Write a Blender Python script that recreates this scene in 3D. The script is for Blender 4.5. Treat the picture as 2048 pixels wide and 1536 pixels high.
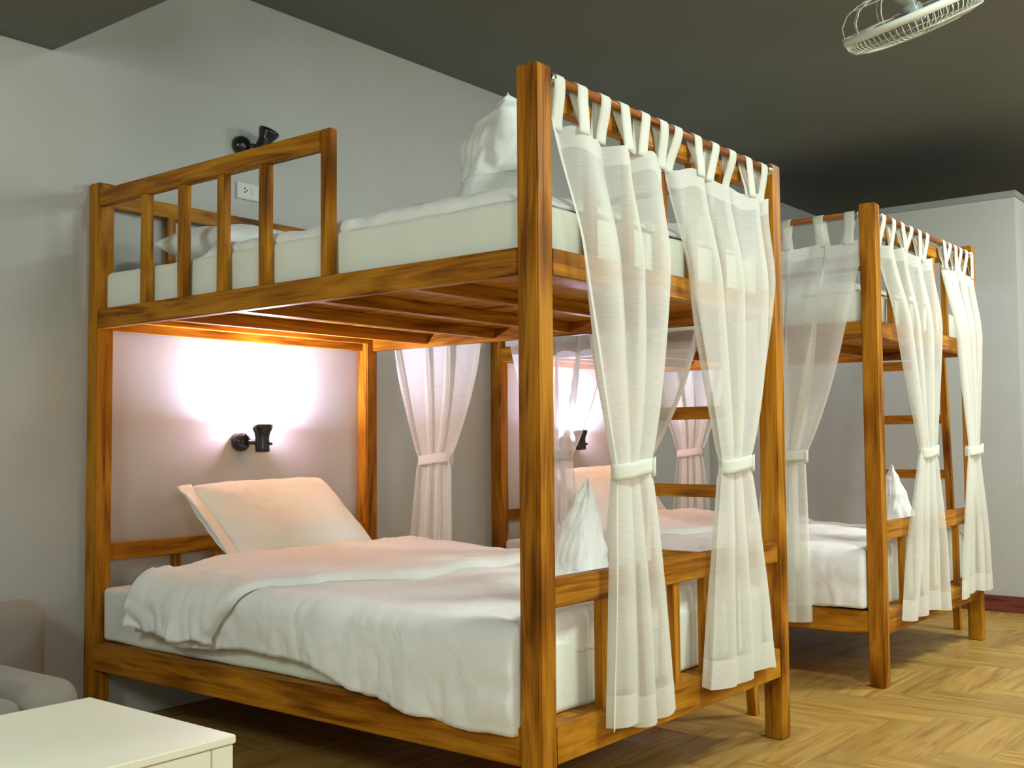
import bpy, bmesh, math, random
from mathutils import Vector, Matrix, noise
random.seed(7)
for o in list(bpy.data.objects): bpy.data.objects.remove(o)
S = bpy.context.scene
COL = S.collection
# ------------------------------------------------------------------ camera
cam = bpy.data.cameras.new('camera'); camo = bpy.data.objects.new('camera', cam); COL.objects.link(camo)
F = 2199.33; YAW, PITCH, ROLL = map(math.radians, (51.3626, 2.9884, -0.405))
cam.sensor_width = 36; cam.lens = 36*F/2048; cam.clip_end = 60
fwd = Vector((-math.cos(YAW), math.sin(YAW), 0)); rgt = Vector((math.sin(YAW), math.cos(YAW), 0)); up = Vector((0, 0, 1))
f2 = fwd*math.cos(PITCH)+up*math.sin(PITCH); u2 = -fwd*math.sin(PITCH)+up*math.cos(PITCH)
r3 = rgt*math.cos(ROLL)+u2*math.sin(ROLL); u3 = -rgt*math.sin(ROLL)+u2*math.cos(ROLL)
M = Matrix((r3, u3, -f2)).transposed().to_4x4(); M.translation = Vector((3.7665, -2.1915, 1.0275)); camo.matrix_world = M
S.camera = camo
# ------------------------------------------------------------------ light
S.view_settings.view_transform = 'Standard'; S.view_settings.look = 'None'; S.view_settings.gamma = 1
S.view_settings.use_curve_mapping = False; S.view_settings.exposure = 0.0
w = bpy.data.worlds.new('world'); S.world = w; w.use_nodes = True
w.node_tree.nodes['Background'].inputs[0].default_value = (.9, .95, .85, 1); w.node_tree.nodes['Background'].inputs[1].default_value = .3

def area(name, loc, target, size, power, col, spread=180):
    l = bpy.data.lights.new(name, 'AREA'); l.shape = 'RECTANGLE'; l.size, l.size_y = size; l.energy = power; l.color = col
    l.spread = math.radians(spread)
    o = bpy.data.objects.new(name, l); COL.objects.link(o); o.location = loc
    o.rotation_euler = (Vector(target)-Vector(loc)).to_track_quat('-Z', 'Y').to_euler(); return o
def fill_point(loc, power, col, rad):  # added point light for fill
    l = bpy.data.lights.new('added_fill_light', 'POINT'); l.energy = power; l.color = col; l.shadow_soft_size = rad
    o = bpy.data.objects.new('added_fill_light', l); COL.objects.link(o); o.location = loc
LC = (.88, .99, .95)
area('ceiling_lamp_light', (3.5, 3.5, 2.86), (3.3, 3.5, 0), (.45, .45), 72, LC)
area('ceiling_lamp_light', (3.9, 0.5, 2.86), (3.6, .6, 0), (.45, .45), 66, LC)
fill_point((5.8, 2.4, 2.35), 135, LC, .25)  # added fill from the right, brightens ceiling and curtains
fill_point((1.9, -3.0, 2.25), 100, LC, .3)  # added fill for the left wall and the near bed side
fill_point((5.3, -2.5, 1.8), 95, LC, .3)  # added fill from behind the camera for the low left wall
fill_point((4.7, 5.9, 2.4), 40, LC, .25)  # added fill for the space beyond the partition
fill_point((4.2, 4.3, 2.45), 38, LC, .2)  # added fill for the right part of the ceiling
LAMP_POWER = 34

# ------------------------------------------------------------------ materials
def mat(name, col, rough=.6, metal=0, spec=.5):
    m = bpy.data.materials.new(name); m.use_nodes = True; b = m.node_tree.nodes['Principled BSDF']
    b.inputs['Base Color'].default_value = (*col, 1); b.inputs['Roughness'].default_value = rough
    b.inputs['Metallic'].default_value = metal; b.inputs['Specular IOR Level'].default_value = spec
    return m
def nd(m, t, **k):
    n = m.node_tree.nodes.new(t)
    for a, b in k.items(): setattr(n, a, b)
    return n
def lk(m, a, b): m.node_tree.links.new(a, b)
def bsdf(m): return m.node_tree.nodes['Principled BSDF']
def noisy(name, c1, c2, scale, rough=.6, bump=.0, bscale=None, detail=4, spec=.5):
    m = mat(name, c1, rough, spec=spec); tc = nd(m, 'ShaderNodeTexCoord'); n = nd(m, 'ShaderNodeTexNoise'); n.inputs['Scale'].default_value = scale
    n.inputs['Detail'].default_value = detail; lk(m, tc.outputs['Object'], n.inputs['Vector'])
    r = nd(m, 'ShaderNodeValToRGB'); r.color_ramp.elements[0].position = .35; r.color_ramp.elements[1].position = .65
    r.color_ramp.elements[0].color = (*c1, 1); r.color_ramp.elements[1].color = (*c2, 1)
    lk(m, n.outputs['Fac'], r.inputs['Fac']); lk(m, r.outputs['Color'], bsdf(m).inputs['Base Color'])
    if bump:
        n2 = nd(m, 'ShaderNodeTexNoise'); n2.inputs['Scale'].default_value = bscale or scale*8; lk(m, tc.outputs['Object'], n2.inputs['Vector'])
        b = nd(m, 'ShaderNodeBump'); b.inputs['Strength'].default_value = bump; b.inputs['Distance'].default_value = .002
        lk(m, n2.outputs['Fac'], b.inputs['Height']); lk(m, b.outputs['Normal'], bsdf(m).inputs['Normal'])
    return m

def wood(axis, name='teak', dark=(.165, .052, .005), mid=(.35, .130, .009), light=(.52, .225, .016), rough=.40, seedmul=13.0, spec=.10, knots=True):
    m = mat(name+'_'+'xyz'[axis], mid, rough, spec=spec)
    tc = nd(m, 'ShaderNodeTexCoord'); oi = nd(m, 'ShaderNodeObjectInfo')
    rnd = nd(m, 'ShaderNodeVectorMath', operation='SCALE'); rnd.inputs[0].default_value = (1.3, 2.1, 1.7)
    ml = nd(m, 'ShaderNodeMath', operation='MULTIPLY'); ml.inputs[1].default_value = seedmul; lk(m, oi.outputs['Random'], ml.inputs[0]); lk(m, ml.outputs[0], rnd.inputs['Scale'])
    ad = nd(m, 'ShaderNodeVectorMath', operation='ADD'); lk(m, tc.outputs['Object'], ad.inputs[0]); lk(m, rnd.outputs[0], ad.inputs[1])
    def mapped(along, across):
        mp = nd(m, 'ShaderNodeMapping'); s = [across]*3; s[axis] = along; mp.inputs['Scale'].default_value = s
        lk(m, ad.outputs[0], mp.inputs['Vector']); return mp.outputs[0]
    n1 = nd(m, 'ShaderNodeTexNoise'); n1.inputs['Scale'].default_value = 1; n1.inputs['Detail'].default_value = 3; n1.inputs['Distortion'].default_value = 1.6
    lk(m, mapped(1.6, 16), n1.inputs['Vector'])
    n2 = nd(m, 'ShaderNodeTexNoise'); n2.inputs['Scale'].default_value = 1; n2.inputs['Detail'].default_value = 5; lk(m, mapped(5, 160), n2.inputs['Vector'])
    mx = nd(m, 'ShaderNodeMix'); mx.inputs[0].default_value = .28; lk(m, n1.outputs['Fac'], mx.inputs[2]); lk(m, n2.outputs['Fac'], mx.inputs[3])
    r = nd(m, 'ShaderNodeValToRGB'); e = r.color_ramp.elements; e[0].position = .36; e[0].color = (*dark, 1); e[1].position = .62; e[1].color = (*light, 1)
    k = e.new(.47); k.color = (*mid, 1); lk(m, mx.outputs[0], r.inputs['Fac'])
    out = r.outputs['Color']
    if knots:
        v = nd(m, 'ShaderNodeTexVoronoi'); v.inputs['Scale'].default_value = 1; v.inputs['Randomness'].default_value = 1; lk(m, mapped(2.2, 7), v.inputs['Vector'])
        vr = nd(m, 'ShaderNodeValToRGB'); q = vr.color_ramp.elements; q[0].position = .07; q[0].color = (.22, .17, .12, 1); q[1].position = .36; q[1].color = (1, 1, 1, 1)
        k2 = q.new(.2); k2.color = (.6, .46, .34, 1)
        lk(m, v.outputs['Distance'], vr.inputs['Fac'])
        mm = nd(m, 'ShaderNodeMix', data_type='RGBA', blend_type='MULTIPLY'); mm.inputs[0].default_value = .8; lk(m, out, mm.inputs[6]); lk(m, vr.outputs['Color'], mm.inputs[7]); out = mm.outputs[2]
    lk(m, out, bsdf(m).inputs['Base Color'])
    b = nd(m, 'ShaderNodeBump'); b.inputs['Strength'].default_value = .15; b.inputs['Distance'].default_value = .001; lk(m, n2.outputs['Fac'], b.inputs['Height']); lk(m, b.outputs['Normal'], bsdf(m).inputs['Normal'])
    return m
WD = [wood(0), wood(1), wood(2)]
FT = dict(dark=(.29, .15, .03), mid=(.40, .225, .052), light=(.48, .285, .078), rough=.33, seedmul=31.0, knots=False)
FL = [wood(0, 'wood_look_tile', **FT), wood(1, 'wood_look_tile', **FT)]
for m in FL:   # slight tone change from tile to tile
    oi = nd(m, 'ShaderNodeObjectInfo'); hs = nd(m, 'ShaderNodeHueSaturation'); mr = nd(m, 'ShaderNodeMapRange'); mr.inputs[3].default_value = .86; mr.inputs[4].default_value = 1.1
    lk(m, oi.outputs['Random'], mr.inputs[0]); lk(m, mr.outputs[0], hs.inputs['Value'])
    src = bsdf(m).inputs['Base Color'].links[0].from_socket; lk(m, src, hs.inputs['Color']); lk(m, hs.outputs[0], bsdf(m).inputs['Base Color'])
ROD = wood(0, 'rod_wood', dark=(.12, .03, .01), mid=(.25, .08, .022), light=(.36, .13, .035), rough=.22, knots=False)
RODY = wood(1, 'rod_wood', dark=(.12, .03, .01), mid=(.25, .08, .022), light=(.36, .13, .035), rough=.22, knots=False)
BASEB = wood(0, 'baseboard_wood', dark=(.10, .03, .018), mid=(.17, .045, .03), light=(.2, .06, .04), rough=.35, knots=False)
WALL = noisy('painted_wall', (.47, .47, .435), (.495, .495, .46), 2.5, .62, .15, 300)
CEIL = noisy('dark_grey_ceiling', (.155, .16, .14), (.17, .175, .155), 1.5, .75, .1, 200)
TRIMG = noisy('grey_trim', (.27, .27, .26), (.3, .3, .29), 3, .6)
GROUT = noisy('pale_grout', (.60, .52, .38), (.66, .58, .45), 30, .8)
def cloth(name, c, bump=.25, sc=260, rough=.9, transl=0.0):
    m = noisy(name, c, tuple(x*1.03 for x in c), 6, rough, bump, sc, spec=.2)
    bsdf(m).inputs['Sheen Weight'].default_value = .15
    return m
def creased(m, scale, dist):
    tc = nd(m, 'ShaderNodeTexCoord'); n = nd(m, 'ShaderNodeTexNoise'); n.inputs['Scale'].default_value = scale; n.inputs['Detail'].default_value = 2.5; n.inputs['Distortion'].default_value = 1.1
    lk(m, tc.outputs['Object'], n.inputs['Vector']); a = nd(m, 'ShaderNodeMath', operation='SUBTRACT'); a.inputs[1].default_value = .5; lk(m, n.outputs['Fac'], a.inputs[0])
    ab = nd(m, 'ShaderNodeMath', operation='ABSOLUTE'); lk(m, a.outputs[0], ab.inputs[0]); b = nd(m, 'ShaderNodeBump'); b.inputs['Strength'].default_value = .7; b.inputs['Distance'].default_value = dist
    lk(m, ab.outputs[0], b.inputs['Height']); old = bsdf(m).inputs['Normal'].links[0].from_socket; lk(m, old, b.inputs['Normal']); lk(m, b.outputs[0], bsdf(m).inputs['Normal']); return m
LINEN = cloth('white_cotton', (.87, .875, .84)); TOWEL = cloth('white_towel', (.84, .85, .80), .5, 500)
creased(LINEN, 7, .012); creased(TOWEL, 9, .012)
SHEET = cloth('mattress_cover', (.80, .83, .72)); GREYF = cloth('grey_upholstery', (.27, .245, .20), .3, 300)
def sheer(name, opac):
    m = bpy.data.materials.new(name); m.use_nodes = True; nt = m.node_tree; nt.nodes.remove(bsdf(m)); out = nt.nodes['Material Output']
    d = nd(m, 'ShaderNodeBsdfDiffuse'); d.inputs[0].default_value = (.90, .91, .83, 1)
    t = nd(m, 'ShaderNodeBsdfTranslucent'); t.inputs[0].default_value = (.95, .95, .90, 1)
    a = nd(m, 'ShaderNodeMixShader'); a.inputs[0].default_value = .42; lk(m, d.outputs[0], a.inputs[1]); lk(m, t.outputs[0], a.inputs[2])
    tr = nd(m, 'ShaderNodeBsdfTransparent'); tr.inputs[0].default_value = (.97, .97, .95, 1)
    lw = nd(m, 'ShaderNodeLayerWeight'); lw.inputs[0].default_value = .5
    tc = nd(m, 'ShaderNodeTexCoord'); n = nd(m, 'ShaderNodeTexNoise'); n.inputs['Scale'].default_value = 1; n.inputs['Detail'].default_value = 3
    mp = nd(m, 'ShaderNodeMapping'); mp.inputs['Scale'].default_value = (20, 20, 420); lk(m, tc.outputs['Object'], mp.inputs['Vector']); lk(m, mp.outputs[0], n.inputs['Vector'])
    mr = nd(m, 'ShaderNodeMapRange'); mr.inputs[1].default_value = .3; mr.inputs[2].default_value = .7; mr.inputs[3].default_value = opac-.05; mr.inputs[4].default_value = opac+.05; lk(m, n.outputs['Fac'], mr.inputs[0])
    ad = nd(m, 'ShaderNodeMath', operation='MULTIPLY_ADD', use_clamp=True); ad.inputs[1].default_value = .3; lk(m, lw.outputs['Facing'], ad.inputs[0]); lk(m, mr.outputs[0], ad.inputs[2])
    b = nd(m, 'ShaderNodeMixShader'); lk(m, ad.outputs[0], b.inputs[0]); lk(m, tr.outputs[0], b.inputs[1]); lk(m, a.outputs[0], b.inputs[2]); lk(m, b.outputs[0], out.inputs[0])
    return m
SHEER = sheer('sheer_voile', .60); SHEERH = sheer('sheer_voile_hem', .86); TABM = sheer('voile_tab', .93)
LACQ = noisy('cream_lacquer', (.86, .83, .66), (.88, .85, .68), 2, .38)
BLACK = mat('black_plastic', (.012, .013, .016), .22); CHROME = mat('chrome', (.75, .75, .72), .2, 1)
GREYLENS = mat('grey_reflector', (.45, .47, .5), .3, .3)
OUTL = noisy('ivory_plastic', (.60, .61, .54), (.62, .63, .56), 8, .4); DARKH = mat('socket_hole', (.03, .03, .03), .6)
FANW = noisy('white_enamel', (.62, .63, .52), (.64, .65, .55), 9, .3); FANB = mat('fan_blade_plastic', (.25, .28, .27), .35)
def emis(name, c, s):
    m = bpy.data.materials.new(name); m.use_nodes = True; b = bsdf(m); b.inputs['Emission Color'].default_value = (*c, 1); b.inputs['Emission Strength'].default_value = s
    b.inputs['Base Color'].default_value = (.8, .8, .8, 1); return m
BULB = emis('lit_lens', (.93, .95, 1), 25)

# ------------------------------------------------------------------ builders
def link(name, me, m=None, parent=None, loc=(0, 0, 0)):
    o = bpy.data.objects.new(name, me); COL.objects.link(o); o.location = loc
    if m is not None and len(me.materials) == 0: me.materials.append(m)
    if parent: o.parent = parent
    return o
def root(name, label, cat, loc=(0, 0, 0), group=None):
    o = bpy.data.objects.new(name, None); COL.objects.link(o); o.location = loc; o.empty_display_size = .1
    return tag(o, label, cat, group)
def tag(o, label, cat, group=None):
    o['label'] = label; o['category'] = cat
    if group: o['group'] = group
    return o
def struct(o): o['kind'] = 'structure'; return o
def fin(bm, name, smooth=False):
    bmesh.ops.recalc_face_normals(bm, faces=bm.faces)
    me = bpy.data.meshes.new(name); bm.to_mesh(me); bm.free()
    if smooth:
        for p in me.polygons: p.use_smooth = True
    return me
def box(name, a, b, m, parent=None, bev=.003, off=(0, 0, 0)):
    """box between two corners; its origin is its centre. off = world place of the parent"""
    a = Vector(a); b = Vector(b); c = (a+b)/2; s = b-a
    bm = bmesh.new(); bmesh.ops.create_cube(bm, size=1)
    for v in bm.verts: v.co = Vector((v.co.x*s.x, v.co.y*s.y, v.co.z*s.z))
    if bev: bmesh.ops.bevel(bm, geom=bm.edges[:], offset=bev, segments=2, affect='EDGES')
    return link(name, fin(bm, name), m, parent, c-Vector(off))
def wbar(name, a, b, parent, off=(0, 0, 0), bev=.003):
    s = [abs(b[i]-a[i]) for i in range(3)]; return box(name, a, b, WD[s.index(max(s))], parent, bev, off)
def lathe(bm, prof, n=24, mtx=Matrix()):
    """prof = [(r, z)]; spun round local z, placed by mtx"""
    rings = []
    for r, z in prof:
        rings.append([bm.verts.new(mtx@Vector((r*math.cos(2*math.pi*i/n), r*math.sin(2*math.pi*i/n), z))) for i in range(n)])
    for a, b in zip(rings, rings[1:]):
        for i in range(n): bm.faces.new((a[i], a[(i+1) % n], b[(i+1) % n], b[i]))
    return rings
def capped(bm, prof, n=24, mtx=Matrix()):
    r = lathe(bm, prof, n, mtx); bm.faces.new(r[0][::-1]); bm.faces.new(r[-1]); return r
def align(p, q):
    p = Vector(p); q = Vector(q); m = (q-p).to_track_quat('Z', 'Y').to_matrix().to_4x4(); m.translation = p; return m, (q-p).length
def tube(bm, pts, r, n=6, closed=False):
    pts = [Vector(p) for p in pts]; L = len(pts); rings = []
    for i, p in enumerate(pts):
        if closed: t = pts[(i+1) % L]-pts[i-1]
        else: t = pts[min(i+1, L-1)]-pts[max(i-1, 0)]
        q = t.to_track_quat('Z', 'Y'); 
        rings.append([bm.verts.new(p+q@Vector((r*math.cos(2*math.pi*k/n), r*math.sin(2*math.pi*k/n), 0))) for k in range(n)])
    for i in range(L if closed else L-1):
        a, b = rings[i], rings[(i+1) % L]
        # match the closest vertex so that rings do not twist
        sh = min(range(n), key=lambda s: sum((a[k].co-b[(k+s) % n].co).length for k in range(n)))
        for k in range(n): bm.faces.new((a[k], a[(k+1) % n], b[(k+1+sh) % n], b[(k+sh) % n]))
    if not closed: bm.faces.new(rings[0][::-1]); bm.faces.new(rings[-1])
def gridmesh(name, fn, nu, nv, m, parent, thick=0, loc=(0, 0, 0), wrap=False):
    """surface from fn(u, v), u v in 0..1; given real thickness when thick > 0"""
    bm = bmesh.new(); V = [[bm.verts.new(Vector(fn(i/nu, j/nv))-Vector(loc)) for j in range(nv+1)] for i in range(nu+1)]
    for i in range(nu):
        for j in range(nv): bm.faces.new((V[i][j], V[i+1][j], V[i+1][j+1], V[i][j+1]))
    me = bpy.data.meshes.new(name); bm.to_mesh(me); bm.free()
    for p in me.polygons: p.use_smooth = True
    o = link(name, me, m, parent)
    if thick:
        s = o.modifiers.new('solid', 'SOLIDIFY'); s.thickness = thick; s.offset = -1
    return o
def nz(x, y, z=0, s=1): return noise.noise(Vector((x*s, y*s, z)))
def sm(t): t = max(0, min(1, t)); return t*t*(3-2*t)
def copy_tree(o, parent=None, shift=None, keep=True):
    c = o.copy(); COL.objects.link(c); c.parent = parent
    if shift: c.location = o.location+Vector(shift)
    for ch in list(kids.get(o.name, [])): copy_tree(ch, c)
    return c

# ------------------------------------------------------------------ the room
X1, Y0, Y1, ZC, ZS = 7.0, -5.0, 9.0, 2.93, 2.465
struct(box('wall_head', (-.15, Y0, 0), (0, Y1, ZC), WALL, bev=0))
struct(box('wall_right', (X1, Y0, 0), (X1+.15, Y1, ZC), WALL, bev=0))
struct(box('wall_back', (0, Y0-.15, 0), (X1, Y0, ZC), WALL, bev=0))
struct(box('wall_end', (0, Y1, 0), (X1, Y1+.15, ZC), WALL, bev=0))
struct(box('ceiling', (-.15, Y0, ZC), (X1+.15, Y1, ZC+.12), CEIL, bev=0))
sf = struct(box('ceiling_soffit', (0, Y0, ZS), (X1, -.152, ZC), CEIL, bev=0)); sf['label'] = 'lowered dark grey part of the ceiling at upper left'
part = struct(box('wall_far', (0, 4.75, 0), (2.062, 6.1, 2.465), WALL, bev=.002)); part['label'] = 'pale grey partition wall behind the far bunk'
t = struct(box('trim_1', (0, 4.742, 2.462), (2.07, 6.1, 2.502), TRIMG, bev=.002)); t['label'] = 'thin grey edging along the top of the far wall'
struct(box('baseboard_far', (0, 4.735, 0), (2.077, 4.75, .096), BASEB, bev=.002))
struct(box('baseboard_side', (2.062, 4.75, 0), (2.077, 6.1, .096), BASEB, bev=.002))
floor = struct(box('floor', (-.15, Y0-.15, -.12), (X1+.15, Y1+.15, -.003), GROUT, bev=0))
TW, TL = .152, .608; tiles = []
for k in range(-70, 70):
    for j in range(-30, 30):
        # herringbone: step (TW, TW) per k, (TL, -TL) per j
        ox, oy = -.016+k*TW+j*TL, .03+k*TW-j*TL
        tiles.append((ox, oy, ox+TL, oy+TW, 0)); tiles.append((ox, oy+TW, ox+TW, oy+TW+TL, 1))
inner, outer = [], []
for x0, y0, x1, y1, d in tiles:
    x0c, y0c, x1c, y1c = max(x0, 0), max(y0, Y0), min(x1, X1), min(y1, Y1)
    if x1c-x0c < .01 or y1c-y0c < .01: continue
    (inner if (1.2 < (x0+x1)/2 < 3.75 and -.3 < (y0+y1)/2 < 5.0 and (x0+x1)/2-1.2 > -.1) or (.05 < (x0+x1)/2 < 1.2 and .2 < (y0+y1)/2 < 4.4) else outer).append((x0c, y0c, x1c, y1c, d))
inner.sort(key=lambda q: (q[0]-3.77)**2+(q[1]+2.2)**2); outer += inner[298:]; inner = inner[:298]
cache = {}
g = .0012
for x0, y0, x1, y1, d in inner:
    key = (round(x1-x0, 3), round(y1-y0, 3), d)
    if key not in cache:
        sx, sy = (x1-x0)/2-g, (y1-y0)/2-g; bm = bmesh.new()
        b = [bm.verts.new((x, y, 0)) for x, y in ((-sx, -sy), (sx, -sy), (sx, sy), (-sx, sy))]
        c = [bm.verts.new((x, y, .009)) for x, y in ((-sx, -sy), (sx, -sy), (sx, sy), (-sx, sy))]
        e = .0012; t_ = [bm.verts.new((x, y, .0098)) for x, y in ((-sx+e, -sy+e), (sx-e, -sy+e), (sx-e, sy-e), (-sx+e, sy-e))]
        for lo, hi in ((b, c), (c, t_)):
            for i in range(4): bm.faces.new((lo[i], lo[(i+1) % 4], hi[(i+1) % 4], hi[i]))
        bm.faces.new(t_); cache[key] = fin(bm, 'floor_tile'); cache[key].materials.append(FL[d])
    o = link('floor_tile', cache[key], None, None, ((x0+x1)/2, (y0+y1)/2, -.0098)); o.parent = floor; o.location -= floor.location
for d in (0, 1):
    bm = bmesh.new()
    for x0, y0, x1, y1, dd in outer:
        if dd != d: continue
        vs = [bm.verts.new((x, y, z)) for z in (-.0098, 0) for x, y in ((x0+g, y0+g), (x1-g, y0+g), (x1-g, y1-g), (x0+g, y1-g))]
        bm.faces.new(vs[4:])
        for i in range(4): bm.faces.new((vs[i], vs[(i+1) % 4], vs[4+(i+1) % 4], vs[4+i]))
    o = link('distant_floor_tiles', fin(bm, 'distant_floor_tiles'), FL[d], None, (0, 0, 0)); o.parent = floor; o.location = -floor.location; o['kind'] = 'stuff'

# ------------------------------------------------------------------ bunk bed
L, W, G, P, HP = 2.1, 1.428, 2.337, .0665, 1.997
ZU0, ZU1, ZL0, ZL1 = 1.452, 1.524, .214, .311
def bunk(y0, label, dW=0.0, hp=HP):
    w = W+dW
    r = root('bunk_bed', label, 'bunk bed', (0, y0, 0), 'wooden bunk beds along the wall'); off = (0, y0, 0)
    def B(name, a, b, bev=.003): return wbar(name, (a[0], a[1]+y0, a[2]), (b[0], b[1]+y0, b[2]), r, off, bev)
    for x in (0, L-P):
        for y in (0, w-P): B('post', (x+(.001 if x == 0 else 0), y, 0), (x+P, y+P, hp), .004)
    # long rails and end rails of both bunks
    for z0, z1, n in ((ZU0, ZU1, 'upper_side_rail'), (ZL0, ZL1, 'lower_side_rail')):
        B(n, (P, 0, z0), (L-P, .032, z1)); B(n, (P, w-.032, z0), (L-P, w, z1))
    for z0, z1, n in ((ZU0, ZU1, 'upper_end_rail'), (ZL0, ZL1, 'lower_end_rail')):
        B(n, (L-.034, P, z0), (L-.002, w-P, z1)); B(n, (.006, P, z0), (.038, w-P, z1))
    for z0 in (ZU0, ZL0+.03):
        for x in ([.42, .81, 1.2, 1.6] if z0 > 1 else [.5, 1.05, 1.6]):
            B('cross_beam', (x-.035, .032, z0+.012), (x, w-.032, z0+.055))
        dk = .057
        B('deck_board', (.038, .032, z0+dk-.002), (L-.034, w-.032, z0+dk+.008), 0)
    B('ledger', (.038, P, ZU0+.033), (.075, w-P, ZU0+.054), .001)
    # lower head and foot boards
    ys = [.304, .494, .686, .87, 1.06]
    for x0, x1, z0, z1, yy, nm in ((L-.045, L-.005, .604, .678, ys, 'footboard'), (.02, .05, .60, .662, [.365, .555, .745, .93, 1.115], 'headboard')):
        B(nm+'_rail', (x0, P, z0), (x1, w-P, z1))
        for y in yy: B(nm+'_slat', (x0+.008, y-.019, ZL1-.002), (x1-.008, y+.019, z0+.002), .002)
    # upper head and foot boards
    for x0, x1, z0, z1, yy, nm in ((L-.062, L-.03, 1.90, 1.955, ys, 'footboard'), (.015, .045, 1.915, 1.972, [.33, .62, .91, 1.16], 'headboard')):
        B(nm+'_rail', (x0, P, z0), (x1, w-P, z1))
        for y in yy: B(nm+'_slat', (x0+.004, y-.019, ZU1-.002), (x1-.004, y+.019, z0+.002), .002)
    # guard rail at the head of the upper bunk, near side
    B('guard_rail', (P, 0, 1.907), (1.283, .030, 1.968)); B('guard_post', (1.283, 0, ZU1-.001), (1.327, .030, 1.968))
    for x in (.357, .578, .796, 1.012): B('guard_slat', (x-.020, .001, ZU1-.001), (x+.020, .029, 1.909), .002)
    return r
bed1 = bunk(0, 'wooden bunk bed nearest the camera, whole frame in view with slatted guard rail')
bed2 = bunk(G, 'wooden bunk bed standing behind, near the far grey wall', 0, 2.023)

def ladder(y0, x0, wd, label):
    r = root('bunk_ladder', label, 'ladder', (x0+wd/2+.018, W+y0+.13, 0), 'ladders on the far sides of the bunks')
    yt, yb, zt = W+.040, W+.20, ZU1+.01       # leans on the far rail
    def yat(z): return yb+(yt-yb)*z/zt
    for x in (x0, x0+wd):
        bm = bmesh.new(); vs = []
        for z in (0, zt):
            for dx, dy in ((0, -.016), (.036, -.016), (.036, .016), (0, .016)): vs.append(bm.verts.new((dx-.018, dy+yat(z)-W-.12, z-.75)))
        for f in ((0, 1, 2, 3), (4, 5, 6, 7), (0, 1, 5, 4), (1, 2, 6, 5), (2, 3, 7, 6), (3, 0, 4, 7)): bm.faces.new([vs[i] for i in f])
        bmesh.ops.bevel(bm, geom=bm.edges[:], offset=.002, segments=1, affect='EDGES')
        link('stile', fin(bm, 'stile'), WD[2], r, Vector((x+.018, W+y0+.12, .75))-r.location)
    for z in (.30, .575, .835, 1.13, 1.422):
        y = yat(z)+y0; box('rung', (x0+.03, y-.013, z-.024), (x0+wd+.006, y+.013, z+.024), WD[0], r, .002, r.location)
    return r
ladder(0, 1.435, .407, 'wooden ladder leaning on the far side of the nearest bunk bed')
ladder(G, 1.495, .39, 'wooden ladder leaning on the bunk bed by the far wall')

# ------------------------------------------------------------------ mattresses
def soft_box(name, a, b, m, parent=None, r=.03, seed=0, amp=.004):
    """cushion-like box: rounded edges of radius r, slightly uneven faces"""
    a = Vector(a); b = Vector(b); s = b-a; c = (a+b)/2; h = s/2; r = min(r, min(h)*.98)
    def ticks(hh):
        inner = hh-r; n = max(2, int(2*inner/.06)); e = [hh-r*(1-math.sin(q*math.pi/10)) if 0 else inner+r*q/5 for q in range(1, 6)]
        return [-q for q in reversed(e)]+[-inner+2*inner*i/n for i in range(n+1)]+e
    T = [ticks(q) for q in h]; bm = bmesh.new(); cache_ = {}
    def V(p):
        k = tuple(round(q, 5) for q in p)
        if k not in cache_:
            p = Vector(p); i = Vector([max(-(h[j]-r), min(h[j]-r, p[j])) for j in range(3)]); d = p-i
            n = d.normalized(); q = i+n*r; q += n*amp*(nz(q.x*5+seed, q.y*5, q.z*5, 1)*1.4+.5*nz(q.x*14+seed, q.y*14, q.z*14, 1)); cache_[k] = bm.verts.new(q)
        return cache_[k]
    for ax in range(3):
        u_, v_ = [q for q in range(3) if q != ax]
        for sg in (-1, 1):
            for i in range(len(T[u_])-1):
                for j in range(len(T[v_])-1):
                    f = []
                    for di, dj in ((0, 0), (1, 0), (1, 1), (0, 1)):
                        p = [0, 0, 0]; p[ax] = sg*h[ax]; p[u_] = T[u_][i+di]; p[v_] = T[v_][j+dj]; f.append(V(p))
                    bm.faces.new(f)
    return link(name, fin(bm, name, True), m, parent, c)
MG = 'cream mattresses on the bunks'
for y0, bed in ((0, 'nearest'), (G, 'far')):
    for z0, z1, n in ((ZL0+.096, .505, 'lower'), (ZU0+.066, 1.662, 'upper')):
        o = soft_box('mattress', (.06, y0+.036, z0), (L-.07, y0+W-.036, z1), SHEET, r=.02, seed=y0+z0)
        tag(o, f'cream mattress on the {n} level of the {bed} bunk bed', 'mattress', MG)

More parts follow.
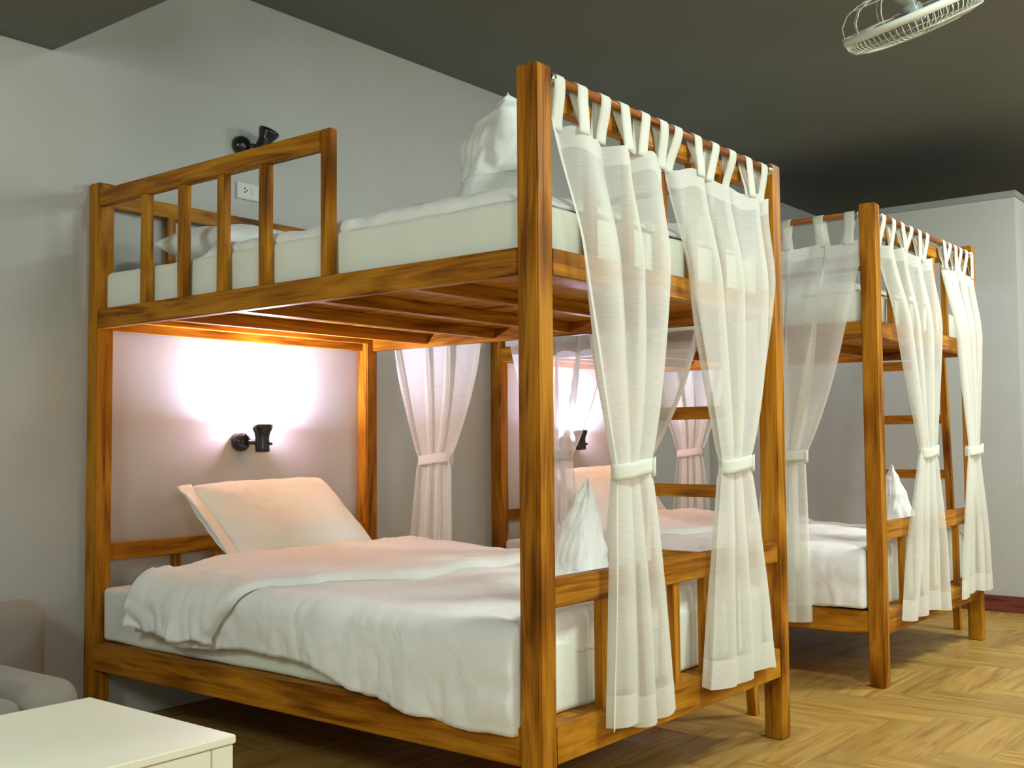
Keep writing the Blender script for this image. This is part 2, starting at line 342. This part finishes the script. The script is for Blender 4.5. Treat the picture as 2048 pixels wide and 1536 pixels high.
# ------------------------------------------------------------------ duvets
def crumple(x, y, k=1.0, s=0):
    return k*(.010*nz(x+s, y, .3, 3.1)+.007*nz(x*1.3+s, y*.8, 1.7, 8)+.005*abs(nz(x*.8+s, y*1.2, 4.2, 15)))
def drape_pt(x, v, ytop, yedge, ztop, hem, R, out, seed, lift=0, wr=1.0, yfar=None):
    """v from 0 at the far edge to 1 at the near hem: over the top, round the edge, down the side"""
    arc = R*math.pi/2; flat = ytop-(yedge+R); drop = max(.01, (ztop-R)-hem); tot = flat+arc+drop; s = v*tot
    if s < flat:
        y = ytop-s; z = ztop; e = sm(s/.1)*1.0; edge = min(1, s/.12)
        z += crumple(x, y, wr, seed)-.03*(1-sm(edge)); ny, nzv = 0, 1
        z += lift
        return Vector((x, y, z+.012*math.sin(math.pi*min(1, s/flat))))
    if s < flat+arc:
        a = (s-flat)/R; ny, nzv = -math.sin(a), math.cos(a); y = yedge+R+ny*R; z = ztop-R+nzv*R; d = 0
    else:
        d = s-flat-arc; ny, nzv = -1, 0; y = yedge; z = ztop-R-d
    k = crumple(x, -.0+s*.6, wr*(1-.0), seed)*(1 if nzv > .99 else 1)
    fold = (s-flat)/(arc+drop); q_ = .35*nz(x*3, s*4, seed+9, 1); vert = (.021*nz(x*5.5+seed+q_*1.6, s*3, 2.2, 1)+.017*abs(nz(x*13+seed+q_*4, s*7, 5.5, 1))-.015*abs(nz(x*11+s*9+seed, s*8, 7.5, 1))+.006*nz(x*30+seed+q_*5, s*16, 1.5, 1))*fold
    dd = k*.8+vert*wr
    bulge = .010*math.sin(math.pi*min(1, fold))
    return Vector((x, y+ny*(dd+lift+bulge)-out*fold, z+nzv*(dd+lift)))
def lerp_tab(tab, x):
    if x <= tab[0][0]: return tab[0][1]
    for (a, b), (c, d) in zip(tab, tab[1:]):
        if x <= c: return b+(d-b)*sm((x-a)/(c-a)) if c > a else d
    return tab[-1][1]
def lower_duvet(y0, seed, hemtab, label):
    r = root('duvet', label, 'duvet', (1.2, y0+.7, .5), 'white duvets on the lower bunks'); loc = r.location
    X0, XE = .46, L-.085
    def main(u, v):
        # u along the bed; the foot end rolls over and hangs a little
        Lx = XE-X0; endr = .035; tot = Lx-endr+.055+.075; s = u*tot; z = 0
        x = X0+s; dx = 0
        if s > Lx-endr:
            q = s-(Lx-endr)
            a = min(q/endr, math.pi/2); x = XE-endr+math.sin(a)*endr; z = -(1-math.cos(a))*endr-max(0, q-endr*math.pi/2)
        head = v  # on the drape the head side swings towards the wall
        if v > .75: x -= (v-.75)/.25*.10*(1-sm(u*2.2))
        hem = lerp_tab(hemtab, x)+.006*nz(x*9, seed, 0, 1)
        p = drape_pt(x, v, 1.375, .004, .560, hem, .050, .010, seed)
        kk = sm((p.y-.02)/.10)          # 0 on the hanging front side, 1 on top
        if z < 0: p.z = max(p.z+z*kk, .44+.02*nz(p.y*7, seed)) if kk > .02 else p.z
        xs = X0+(L-P-.010-X0)*u
        if v > .75: xs -= (v-.75)/.25*.10*(1-sm(u*2.2))
        p.x = xs+(p.x+.012*nz(p.y*8, seed+3)*sm((u-.8)/.2)-xs)*kk
        if p.x > L-P-.012: p.y = max(p.y, P+.006)
        p.y += y0; return p
    gridmesh('cover', main, 190, 130, LINEN, r, .012, loc)
    def flap(u, v):
        t = v; # far -> near hem
        xf = lerp_tab([(0, .46), (.72, .50), (.80, .46), (1, .365)], t); xe = lerp_tab([(0, 1.22), (.6, 1.27), (.78, 1.08), (.86, .97), (1, .80)], t)
        w_ = u
        x = xf+(xe-xf)*w_
        hem = .402+.012*nz(x*14, seed+8, 0, 1)-.01*w_
        li = .021+.012*math.exp(-((w_-.0)/.12)**2)+.006*math.exp(-((w_-.94)/.05)**2)-.018*sm((w_-.975)/.025)
        p = drape_pt(x, v, 1.37, -.012, .565, hem, .055, .016, seed, li, 1.25)
        if p.y > .05: p.z += .020*sm(1-w_*1.6)*sm((p.y-.05)/.2)
        if w_ < .06: p.z -= (.06-w_)/.06*.03 if p.y > .02 else 0
        p.y += y0; return p
    gridmesh('turned_down_fold', flap, 110, 140, LINEN, r, .010, loc)
    return r
lower_duvet(0, 1.0, [(.3, .385), (.69, .362), (1.0, .385), (1.29, .380), (1.55, .325), (1.7, .30), (1.95, .285), (2.1, .295)], 'white duvet with turned-down top on the lower bunk of the nearest bed')
lower_duvet(G, 9.3, [(.3, .385), (1.0, .37), (1.5, .345), (1.8, .312), (1.95, .318), (2.1, .33)], 'white duvet with turned-down top on the lower bunk of the far bed')
def upper_duvet(y0, seed, label):
    r = root('duvet', label, 'duvet', (1.2, y0+.7, 1.66), 'white duvets on the upper bunks'); loc = r.location
    def main(u, v):
        x = .62+u*(L-.10-.62); e = .012*nz(x*7, seed); hem = 1.655+.008*nz(x*12, seed+2)
        p = drape_pt(x, v, 1.36, .060+e, 1.684+.016*sm((x-1.0)/.8), hem, .014, 0, seed, 0, 1.0)
        if u < .04: p.z -= (.04-u)/.04*.03
        if u > .96: p.z -= (u-.96)/.04*.035
        p.z = max(p.z, 1.658); p.y += y0; return p
    gridmesh('cover', main, 110, 90, LINEN, r, .010, loc); return r
upper_duvet(0, 3.3, 'white duvet on the upper bunk of the nearest bed'); upper_duvet(G, 5.1, 'white duvet on the upper bunk of the far bed')

# ------------------------------------------------------------------ pillows
def pillow(label, origin, ax, ay, w, h, th, seed, group, flange=True):
    """origin = middle of the lower edge, ax = unit along the width, ay = unit up the height"""
    ax = Vector(ax).normalized(); ay = Vector(ay).normalized(); an = ax.cross(ay).normalized()
    r = root('pillow', label, 'pillow', origin, group)
    def side(sgn):
        def f(u, v):
            a, b = u*2-1, v*2-1
            e = (1-abs(a)**3.2)*(1-abs(b)**3.2); q = th/2*max(0, e)**.55
            pin = 1-.06*(1-abs(a)**2)*abs(b)**2; pin2 = 1-.05*(1-abs(b)**2)*abs(a)**2
            wr = (.006*nz(a*2+seed, b*2, sgn, 1.3)+.004*nz(a*5+seed, b*5, sgn, 1.2))*min(1, e*3)
            return ax*(a*w/2*pin2)+ay*(h/2+b*h/2*pin)+an*sgn*(q+wr)
        return f
    bm = bmesh.new(); nu, nv = 44, 34
    for sgn in (1, -1):
        f = side(sgn); V = [[bm.verts.new(f(i/nu, j/nv)) for j in range(nv+1)] for i in range(nu+1)]
        for i in range(nu):
            for j in range(nv): bm.faces.new((V[i][j], V[i+1][j], V[i+1][j+1], V[i][j+1]) if sgn > 0 else (V[i][j], V[i][j+1], V[i+1][j+1], V[i+1][j]))
    bmesh.ops.remove_doubles(bm, verts=bm.verts, dist=.0004)
    link('pillow_body', fin(bm, 'pillow_body', True), LINEN, r)
    if flange:
        for sg in (1, -1):
            def f(u, v):
                b = v*2-1; a = -1-.0+u*-.045/(w/2)*(.4 if sg < 0 else 1)+.06*(1-u)
                return ax*(a*w/2)+ay*(h/2+b*h/2*(1-.03*u))+an*(sg*(.006+.020*u*(1-b*b))+.006*nz(b*4, u, seed+sg))
            gridmesh('pillowcase_flap', f, 6, 30, LINEN, r, .004)
    return r
LP = 'white pillows on the lower bunks'
for y0, lab in ((0, 'large white pillow leaning on the headboard of the nearest lower bunk'), (G, 'large white pillow leaning on the headboard of the far lower bunk')):
    pillow(lab, (.50, y0+.665, .592), (.03, 1, .02), (-.34, -.02, .29), .66, .43, .17, 1+y0, LP)
for y0, lab in ((0, 'white pillow lying flat on the nearest upper bunk behind the guard rail'), (G, 'white pillow lying flat on the far upper bunk')):
    pillow(lab, (.66, y0+.42, 1.745), (.06, 1, 0), (-1, .05, .05), .62, .44, .15, 4+y0, 'white pillows on the upper bunks', False)

# ------------------------------------------------------------------ folded towels standing on the bunks
def towel(label, loc, seed, wx, wy, h, prof, lean, rot=0.0, fold=False):
    r = root('folded_towel', label, 'towel', loc, 'white towels folded into peaks'); r.rotation_euler.z = rot
    def surf(a, t, extra=0):
        a = a+.5*t
        wdt = lerp_tab(prof, t); sq = 1/(abs(math.cos(a))**3.2+abs(math.sin(a))**3.2)**(1/3.2); sq = 1+(sq-1)*(1-t)
        n1 = abs(nz(math.cos(a)*1.3+seed, math.sin(a)*1.3, t*2.1+seed, 1.3)); n2 = abs(nz(math.cos(a)*3+seed, math.sin(a)*3, t*5, 1.4)); n3 = nz(math.cos(a)*6+seed, math.sin(a)*6, t*9, 1.2)
        k = (1+.26*n1+.14*n2+.02*n3-.05)*sq
        return Vector((math.cos(a)*(wx*wdt*k+extra), math.sin(a)*(wy*wdt*k+extra)+lean*t**1.6, h*t*(1+.05*math.sin(a*2+seed)*t)))
    gridmesh('towel_body', lambda u, v: surf(2*math.pi*u, v), 80, 60, TOWEL, r)
    def skirt(u, v):
        a = 2*math.pi*u; q = surf(a, .02+.10*v**1.5, .004+.028*(1-v)**2+.008*abs(nz(a*3, v, seed)))
        q += Vector((math.cos(a), math.sin(a), 0))*.018*(1-v)*(1+nz(a*2, 1, seed)); q.z = .003+.030*v**1.5; return q
    gridmesh('towel_base', skirt, 80, 8, TOWEL, r, .003)
    if fold:
     def band(u, v):
        a = -2.2+4.3*u; q = surf(a, .04+.24*v+.03*math.sin(u*4), .008+.004*math.sin(v*3)); return q
     gridmesh('towel_fold', band, 50, 10, TOWEL, r, .004)
    return r
PK = [(0, 1.0), (.25, .92), (.55, .70), (.8, .38), (.94, .13), (1, .02)]
towel('white towel folded to a peak on the nearest lower bunk, beside the curtain', (1.64, .82, .575), 1, .082, .088, .315, PK, .055)
towel('white towel folded to a peak on the far lower bunk behind its foot post', (1.825, G+.93, .575), 2, .085, .11, .315, PK, -.03)
towel('tall white towel bundle on the nearest upper bunk behind the front post', (1.67, .40, 1.700), 3, .125, .130, .385, [(0, 1.0), (.28, .97), (.33, .93), (.6, .94), (.8, .72), (.93, .36), (1, .04)], .02, 0, True)

# ------------------------------------------------------------------ curtain rods
def rod(label, p, q, m, group):
    c = (Vector(p)+Vector(q))/2; r = root('curtain_rod', label, 'curtain rod', c, group)
    bm = bmesh.new(); mt, ln = align(Vector(p)-c, Vector(q)-c); capped(bm, [(.0125, 0), (.0125, ln)], 20, mt); link('rod', fin(bm, 'rod', True), m, r)
    for a, b in ((p, q), (q, p)):
        d = (Vector(b)-Vector(a)).normalized()*.018; bm = bmesh.new(); mt, ln = align(Vector(a)-c, Vector(a)-c+d)
        capped(bm, [(.019, 0), (.019, .004), (.0155, .005), (.0155, ln)], 20, mt); o = link('rod_socket', fin(bm, 'rod_socket', True), CHROME, r); o['label'] = 'shiny metal rod socket'
    return r
XR, ZR = L-.012, 1.972
RG = 'dark wooden curtain rods'
rod('dark wooden rod across the foot of the nearest bunk bed', (XR, P+.001, ZR), (XR, W-P-.001, ZR), RODY, RG)
rod('dark wooden rod across the foot of the far bunk bed', (XR, G+P+.001, ZR+.005), (XR, G+W-P-.001, ZR+.005), RODY, RG)
rod('dark wooden rod along the front side of the far bunk bed', (P+.002, G+.014, ZR+.012), (L-P-.001, G+.014, ZR+.012), ROD, RG)
rod('dark wooden rod along the far side of the nearest bunk bed', (P+.002, W-.014, ZR), (L-P-.001, W-.014, ZR), ROD, RG)
rod('dark wooden rod along the far side of the bunk bed by the grey wall', (P+.002, G+W-.014, ZR), (L-P-.001, G+W-.014, ZR), ROD, RG)

# ------------------------------------------------------------------ curtains
def curtain(label, axis, base, nrm, zr, top, tie, bot, zb, seed, ntabs=6, ztie=.952, wid=7, ntab_mask=None, tw=.056, amp=.019, zbs=0.0, out=.045, group='white sheer tab-top curtains'):
    """axis 'y' or 'x': the way the rod runs; base = rod position across; nrm = +1/-1 the way the cloth hangs out"""
    zt = zr-.105
    def W3(s, d, z): return Vector((base+nrm*d, s, z)) if axis == 'y' else Vector((s, base+nrm*d, z))
    r = root('curtain', label, 'curtain', W3((top[0]+top[1])/2, 0, zr), group); loc = r.location
    tc, thw = (tie[0]+tie[1])/2, (tie[1]-tie[0])/2
    def pos(u, z):
        # cloth position at parameter u (0..1 across) and height z
        if z >= ztie:
            t = (zt-z)/(zt-ztie); a = top[0]+(tie[0]-top[0])*(.82*t+.18*t**3); b = top[1]+(tie[1]-top[1])*(.62*t+.38*t**3)
            if t > .9: pass
        else:
            t = (ztie-z)/(ztie-zb); tt = t**.8; a = tie[0]+(bot[0]-tie[0])*tt; b = tie[1]+(bot[1]-tie[1])*tt
        width = b-a; g_ = max(0, 1-width/(top[1]-top[0]))
        uw = u+.035*math.sin(2*math.pi*1.5*u+seed)*math.sin(math.pi*u)
        n_ = wid*.5; ph = 2*math.pi*n_*uw+seed
        c_ = .75+2.1*sm(g_*1.5)
        s = a+width*(u+c_*(math.sin(ph)-math.sin(seed)*(1-u)-math.sin(2*math.pi*n_+seed)*u)/(2*math.pi*n_))
        s = max(a-.006, min(b+.006, s))
        k = abs(z-ztie)
        am = amp*(.5+.5*sm(k/.5))
        d = am*math.cos(ph)+.30*am*math.cos(ph*2.0+seed*2)+.008*nz(u*5, z*2.2, seed, 1)
        hang = out*sm((zt-z)/.35)
        if k < .035: d *= .75
        sag = 0
        return s, hang+d, z
    H = .055
    def hemtop(u):  # scalloped sag between the tabs
        return zt-.018*abs(math.sin(math.pi*u*(ntabs-1)))**1.5+.006*nz(u*7, seed)
    def hembot(u): return zb+zbs*u+.010*math.sin(2*math.pi*1.2*u+seed)
    def seg(z0f, z1f):
        def f(u, v):
            z1, z0 = z0f(u), z1f(u); return W3(*pos(u, z1+(z0-z1)*v))-loc
        return f
    NU = 150
    gridmesh('header_band', seg(hemtop, lambda u: hemtop(u)-H), NU, 4, SHEERH, r)
    gridmesh('curtain_panel', seg(lambda u: hemtop(u)-H, lambda u: hembot(u)+.085), NU, 80, SHEER, r)
    gridmesh('bottom_hem', seg(lambda u: hembot(u)+.085, hembot), NU, 6, SHEERH, r)
    R = .0155
    for i in range(ntabs):
        u = (i+.35)/(ntabs-.3); s0, d0, z0 = pos(u, hemtop(u)); uu = u+.02
        srod = top[0]+(top[1]-top[0])*u+.012*nz(i*3.3, seed)
        def f(a, v, s0=s0, d0=d0, srod=srod, z0=hemtop(u)-.012):
            # v: up the front, over the rod, down the back
            wv = (a-.5)*tw
            if v < .4: t = v/.4; d = d0+.004+(R-d0-.004)*sm(t); z = z0+(zr-z0)*t; sc = 1+.25*math.sin(math.pi*t)*0; s = s0+(srod-s0)*t
            elif v < .6: t = (v-.4)/.2*math.pi; d = R*math.cos(t); z = zr+R*math.sin(t); s = srod; sc = 1
            else: t = (v-.6)/.4; d = -R+(d0-.006+R)*sm(t); z = zr+(z0-zr)*t; s = srod+(s0+.016*(1 if i % 2 else -1)-srod)*t; sc = 1
            return W3(s+wv*(1-.35*math.exp(-((v-.5)/.13)**2)*0-.15), d, z)-loc
        gridmesh('tab', f, 3, 24, TABM, r, .0012)
    # tieback
    def tb(u, v):
        a = 2*math.pi*u; s = tc+(thw+.008)*math.cos(a); d = out+(amp*1.15+.010)*math.sin(a)
        return W3(s, d, ztie+.022-.044*v+.010*math.cos(a)+.003*nz(u*9, v, seed))-loc
    o = gridmesh('tieback', tb, 40, 4, TABM, r, .003)
    def tail(u, v): return W3(tc+thw+.004+.014*u, out+.008+.006*math.sin(u*3), ztie+.024-.052*v+.006*u)-loc
    gridmesh('tieback_end', tail, 3, 3, TABM, r, .003)
    return r
FG = 'white sheer curtains across the feet of the bunks'
curtain('white sheer curtain across the nearest bed foot, left one beside the front post', 'y', XR, 1, ZR, (.062, .665), (.292, .462), (.245, .590), .262, .4, 6, zbs=-.01, group=FG)
curtain('white sheer curtain across the nearest bed foot, right one of the pair', 'y', XR, 1, ZR, (.675, W-.085), (.90, 1.075), (.80, 1.235), .275, 2.1, 6, zbs=.0, group=FG)
curtain('white sheer curtain at the far bed foot, left one beside its front post', 'y', XR, 1, ZR+.005, (G+.075, G+.72), (G+.42, G+.60), (G+.155, G+.715), .265, 3.3, 6, zbs=-.015, ztie=.97, group=FG)
curtain('white sheer curtain at the far bed foot, right one nearest the grey wall', 'y', XR, 1, ZR+.005, (G+.90, G+W-.03), (G+1.10, G+1.30), (G+.93, G+W), .27, 4.6, 6, ztie=.97, group=FG)
SG = 'white sheer curtains along the long sides of the bunks'
curtain('wide sheer curtain on the long front side of the far bed, beside its foot post', 'x', G+.014, -1, ZR+.012, (1.36, 2.045), (1.60, 1.785), (1.52, 1.80), .25, 5.2, 5, group=SG)
curtain('sheer curtain at the head of the far bed, just right of the nearest front post', 'x', G+.014, -1, ZR+.012, (.09, .84), (.36, .545), (.28, .585), .30, 6.1, 6, group=SG)
curtain('pinkish lit sheer curtain behind the nearest lower bunk, beside the head post', 'x', W-.014, 1, ZR, (.09, .78), (.33, .50), (.27, .50), .30, 7.7, 6, out=.03, group=SG)
curtain('white sheer curtain behind the nearest bunk beside the ladder', 'x', W-.014, 1, ZR, (1.22, 1.88), (1.38, 1.53), (1.32, 1.52), .30, 8.2, 6, out=.03, group=SG)
curtain('pinkish sheer curtain on the back side of the far bed, behind the ladder rungs', 'x', G+W-.014, 1, ZR, (.09, .72), (.31, .47), (.26, .53), .30, 9.9, 6, out=.03, group=SG)

# ------------------------------------------------------------------ reading lamps
def lamp(label, y, z, tilt, lit, group='black wall reading lamps'):
    r = root('reading_lamp', label, 'wall lamp', (0, y, z), group)
    bm = bmesh.new(); mt = Matrix.Rotation(math.pi/2, 4, 'Y'); capped(bm, [(.040, .001), (.043, .006), (.042, .02), (.036, .033), (.022, .042), (.008, .045)], 32, mt); link('wall_base', fin(bm, 'wall_base', True), BLACK, r)
    hc = Vector((.088, .052, .0)); bm = bmesh.new(); tube(bm, [(.035, .006, 0), (.06, .020, -.004), (.085, .045, -.01)], .009, 10); link('arm', fin(bm, 'arm', True), BLACK, r)
    d = Vector(tilt).normalized(); mt = d.to_track_quat('Z', 'Y').to_matrix().to_4x4(); mt.translation = hc-d*.045
    bm = bmesh.new(); capped(bm, [(.022, 0), (.029, .002), (.030, .012), (.029, .062), (.033, .080), (.042, .098), (.045, .112), (.042, .112), (.036, .094), (.027, .078)], 32, mt)
    link('lamp_head', fin(bm, 'lamp_head', True), BLACK, r)
    bm = bmesh.new(); m2 = mt.copy(); m2.translation = hc-d*.045+d*.099; capped(bm, [(.038, 0), (.036, .003), (.015, .005)], 32, m2)
    o = link('lens', fin(bm, 'lens', True), BULB if lit else GREYLENS, r)
    if not lit: o['label'] = 'pale grey unlit lens'
    bm = bmesh.new(); m3, ln = align(hc-d*.01+Vector((.02, .016, 0)), hc-d*.01+Vector((.032, .026, 0))); capped(bm, [(.006, 0), (.006, ln)], 12, m3); link('switch_knob', fin(bm, 'switch_knob', True), BLACK, r)
    if lit:
        l = bpy.data.lights.new('reading_lamp_light', 'AREA'); l.shape = 'DISK'; l.size = .07; l.energy = LAMP_POWER; l.color = (.64, .67, 1.0)
        o = bpy.data.objects.new('reading_lamp_light', l); COL.objects.link(o); o.parent = r; o.location = hc-d*.045+d*.116; o.rotation_euler = (-d).to_track_quat('Z', 'Y').to_euler()
        l = bpy.data.lights.new('reading_lamp_fill', 'POINT'); l.shadow_soft_size = .018; l.energy = 10; l.color = (.88, .70, 1)  # extra point light above the lamp head, added to fill the lower bunk
        o = bpy.data.objects.new('reading_lamp_fill', l); COL.objects.link(o); o.parent = r; o.location = hc+d*.10
    return r
lamp('lit black reading lamp shining up the wall above the nearest lower bunk', .69, 1.035, (-.10, .06, 1), True)
lamp('lit black reading lamp above the far lower bunk, seen between curtains', G+.655, 1.02, (-.08, .04, 1), True)
lamp('unlit black reading lamp on the wall above the nearest upper bunk, turned outwards', .685, 2.284, (.22, .34, .95), False)

# ------------------------------------------------------------------ outlet
r = root('wall_socket', 'ivory wall socket plate with switch above the nearest upper bunk', 'wall socket', (0, .745, 2.095))
box('plate', (.001, .665, 2.060), (.010, .825, 2.130), OUTL, r, .003, r.location)
for y, z in ((.706, 2.105), (.706, 2.090), (.717, 2.0975)):
    bm = bmesh.new(); mt = Matrix.Rotation(math.pi/2, 4, 'Y'); capped(bm, [(.0036, 0), (.0036, .0012)], 12, mt); link('socket_hole', fin(bm, 'socket_hole'), DARKH, r, Vector((.0098, y, z))-r.location)
box('switch_rocker', (.010, .738, 2.082), (.013, .752, 2.112), OUTL, r, .001, r.location)

# ------------------------------------------------------------------ white low cabinet in the left foreground
TZ = .42; r = root('low_cabinet', 'low cream-white cabinet in the left foreground, flat top', 'cabinet', (1.57, -1.4, 0))
x0, x1, y1, y0 = 1.292, 1.856, -.732, -2.1
box('cabinet_top', (x0, y0, TZ-.018), (x1, y1, TZ), LACQ, r, .0025, r.location)
box('cabinet_body', (x0+.012, y0+.01, .03), (x1-.022, y1-.006, TZ-.021), LACQ, r, .002, r.location)
box('side_stile', (x1-.022, y1-.058, .03), (x1-.004, y1-.005, TZ-.0205), LACQ, r, .0015, r.location)
box('drawer_front', (x1-.022, -1.50, .235), (x1-.004, y1-.060, TZ-.0205), LACQ, r, .0015, r.location)
box('drawer_front', (x1-.022, -1.50, .04), (x1-.004, y1-.060, .232), LACQ, r, .0015, r.location)
box('plinth', (x0+.03, y0+.03, 0), (x1-.05, y1-.03, .03), LACQ, r, .001, r.location)

# ------------------------------------------------------------------ grey armchair by the left wall
r = root('armchair', 'low grey armchair against the left wall behind the white cabinet', 'armchair', (.62, -.83, 0)); R0 = r.location
def soft(name, a, b, rad, seed=0):
    o = soft_box(name, a, b, GREYF, None, rad, seed, .003); o.parent = r; o.location -= R0; return o
soft('arm_rest', (.20, -.66, .05), (.84, -.48, .365), .06, 1)
soft('arm_rest', (.20, -1.50, .05), (.84, -1.32, .365), .06, 2)
soft('seat_cushion', (.24, -1.318, .18), (.86, -.662, .34), .045, 3)
soft('seat_base', (.22, -1.318, .05), (.84, -.662, .178), .02, 4)
soft('backrest', (.04, -1.70, .05), (.198, -.225, .505), .075, 5)
for x, y in ((.30, -.56), (.80, -.56), (.30, -1.36), (.80, -1.36)):
    bm = bmesh.new(); capped(bm, [(.014, 0), (.02, .055)], 14); link('leg', fin(bm, 'leg', True), BLACK, r, Vector((x, y, 0))-R0)

# ------------------------------------------------------------------ ceiling fan in a wire cage
fc = Vector((2.6255, 1.2932, 2.377)); zl = Vector((-.1649, -.4027, .9004)).normalized(); zl = (zl+.03*Vector((.3, -.9, -.34))).normalized()
xl = Vector((0, 0, 1)).cross(zl).normalized(); yl = zl.cross(xl)
FM = Matrix((xl, yl, zl)).transposed().to_4x4(); FM.translation = fc
r = root('ceiling_fan', 'white caged ceiling fan tilted under the dark ceiling', 'ceiling fan', fc)
def fpart(name, bm, m, smooth=True):
    for v in bm.verts: v.co = FM.to_3x3()@v.co
    return link(name, fin(bm, name, smooth), m, r)
RF = .222
bm = bmesh.new(); n = 64
rg = lathe(bm, [(RF-.004, -.012), (RF+.003, -.012), (RF+.003, .012), (RF-.004, .012), (RF-.004, -.012)], 64); fpart('cage_ring', bm, FANW)
def wires(name, sg, prof, nw, rings):
    bm = bmesh.new()
    for i in range(nw):
        a = 2*math.pi*i/nw; tube(bm, [(q*math.cos(a), q*math.sin(a), sg*z) for q, z in prof], .0014, 5)
    for q, z in rings: tube(bm, [(q*math.cos(2*math.pi*i/40), q*math.sin(2*math.pi*i/40), sg*z) for i in range(40)], .0018, 5, True)
    o = fpart(name, bm, FANW); o['kind'] = 'stuff'; return o
wires('front_guard_wires', -1, [(RF, .01), (RF-.004, .028), (RF-.022, .048), (RF-.06, .058), (.12, .064), (.05, .068)], 72, [(RF-.022, .048), (.13, .063), (.05, .068)])
wires('back_guard_wires', 1, [(RF, .01), (RF-.004, .045), (RF-.03, .075), (RF-.07, .09), (.08, .10)], 14, [(RF-.045, .083), (.13, .097), (.08, .10)])
bm = bmesh.new(); capped(bm, [(.05, -.070), (.052, -.066), (.045, -.060)], 32); fpart('front_badge', bm, FANW)
bm = bmesh.new(); capped(bm, [(.03, -.03), (.035, -.02), (.035, .02), (.03, .03)], 24); fpart('hub', bm, FANB)
for k in range(3):
    bm = bmesh.new(); V = []
    for i in range(9):
        q = .03+i/8*.16
        V.append([bm.verts.new(Matrix.Rotation(2.09*k+.3, 3, 'Z')@Vector((q, (j/4-.5)*(.05+.10*math.sin(i/8*2.6)), .018*(j/2-1)+.004*math.sin(j)))) for j in range(5)])
    for i in range(8):
        for j in range(4): bm.faces.new((V[i][j], V[i+1][j], V[i+1][j+1], V[i][j+1]))
    bmesh.ops.solidify(bm, geom=bm.faces[:], thickness=.002); fpart('blade', bm, FANB)
bm = bmesh.new(); capped(bm, [(.02, .03), (.055, .09), (.065, .11), (.065, .17), (.05, .20), (.02, .21)], 32); fpart('motor_housing', bm, FANW)
# bracket up to the ceiling
mb = FM.to_3x3()@Vector((0, 0, .18)); topz = 2.93-fc.z
bm = bmesh.new(); tube(bm, [mb, mb+Vector((0, 0, .10)), (mb.x, mb.y, topz-.06)], .012, 14); link('stem', fin(bm, 'stem', True), FANW, r)
bm = bmesh.new(); capped(bm, [(.03, topz-.07), (.06, topz-.06), (.072, topz-.002)], 32, Matrix.Translation((mb.x, mb.y, 0))); link('ceiling_rose', fin(bm, 'ceiling_rose', True), FANW, r)
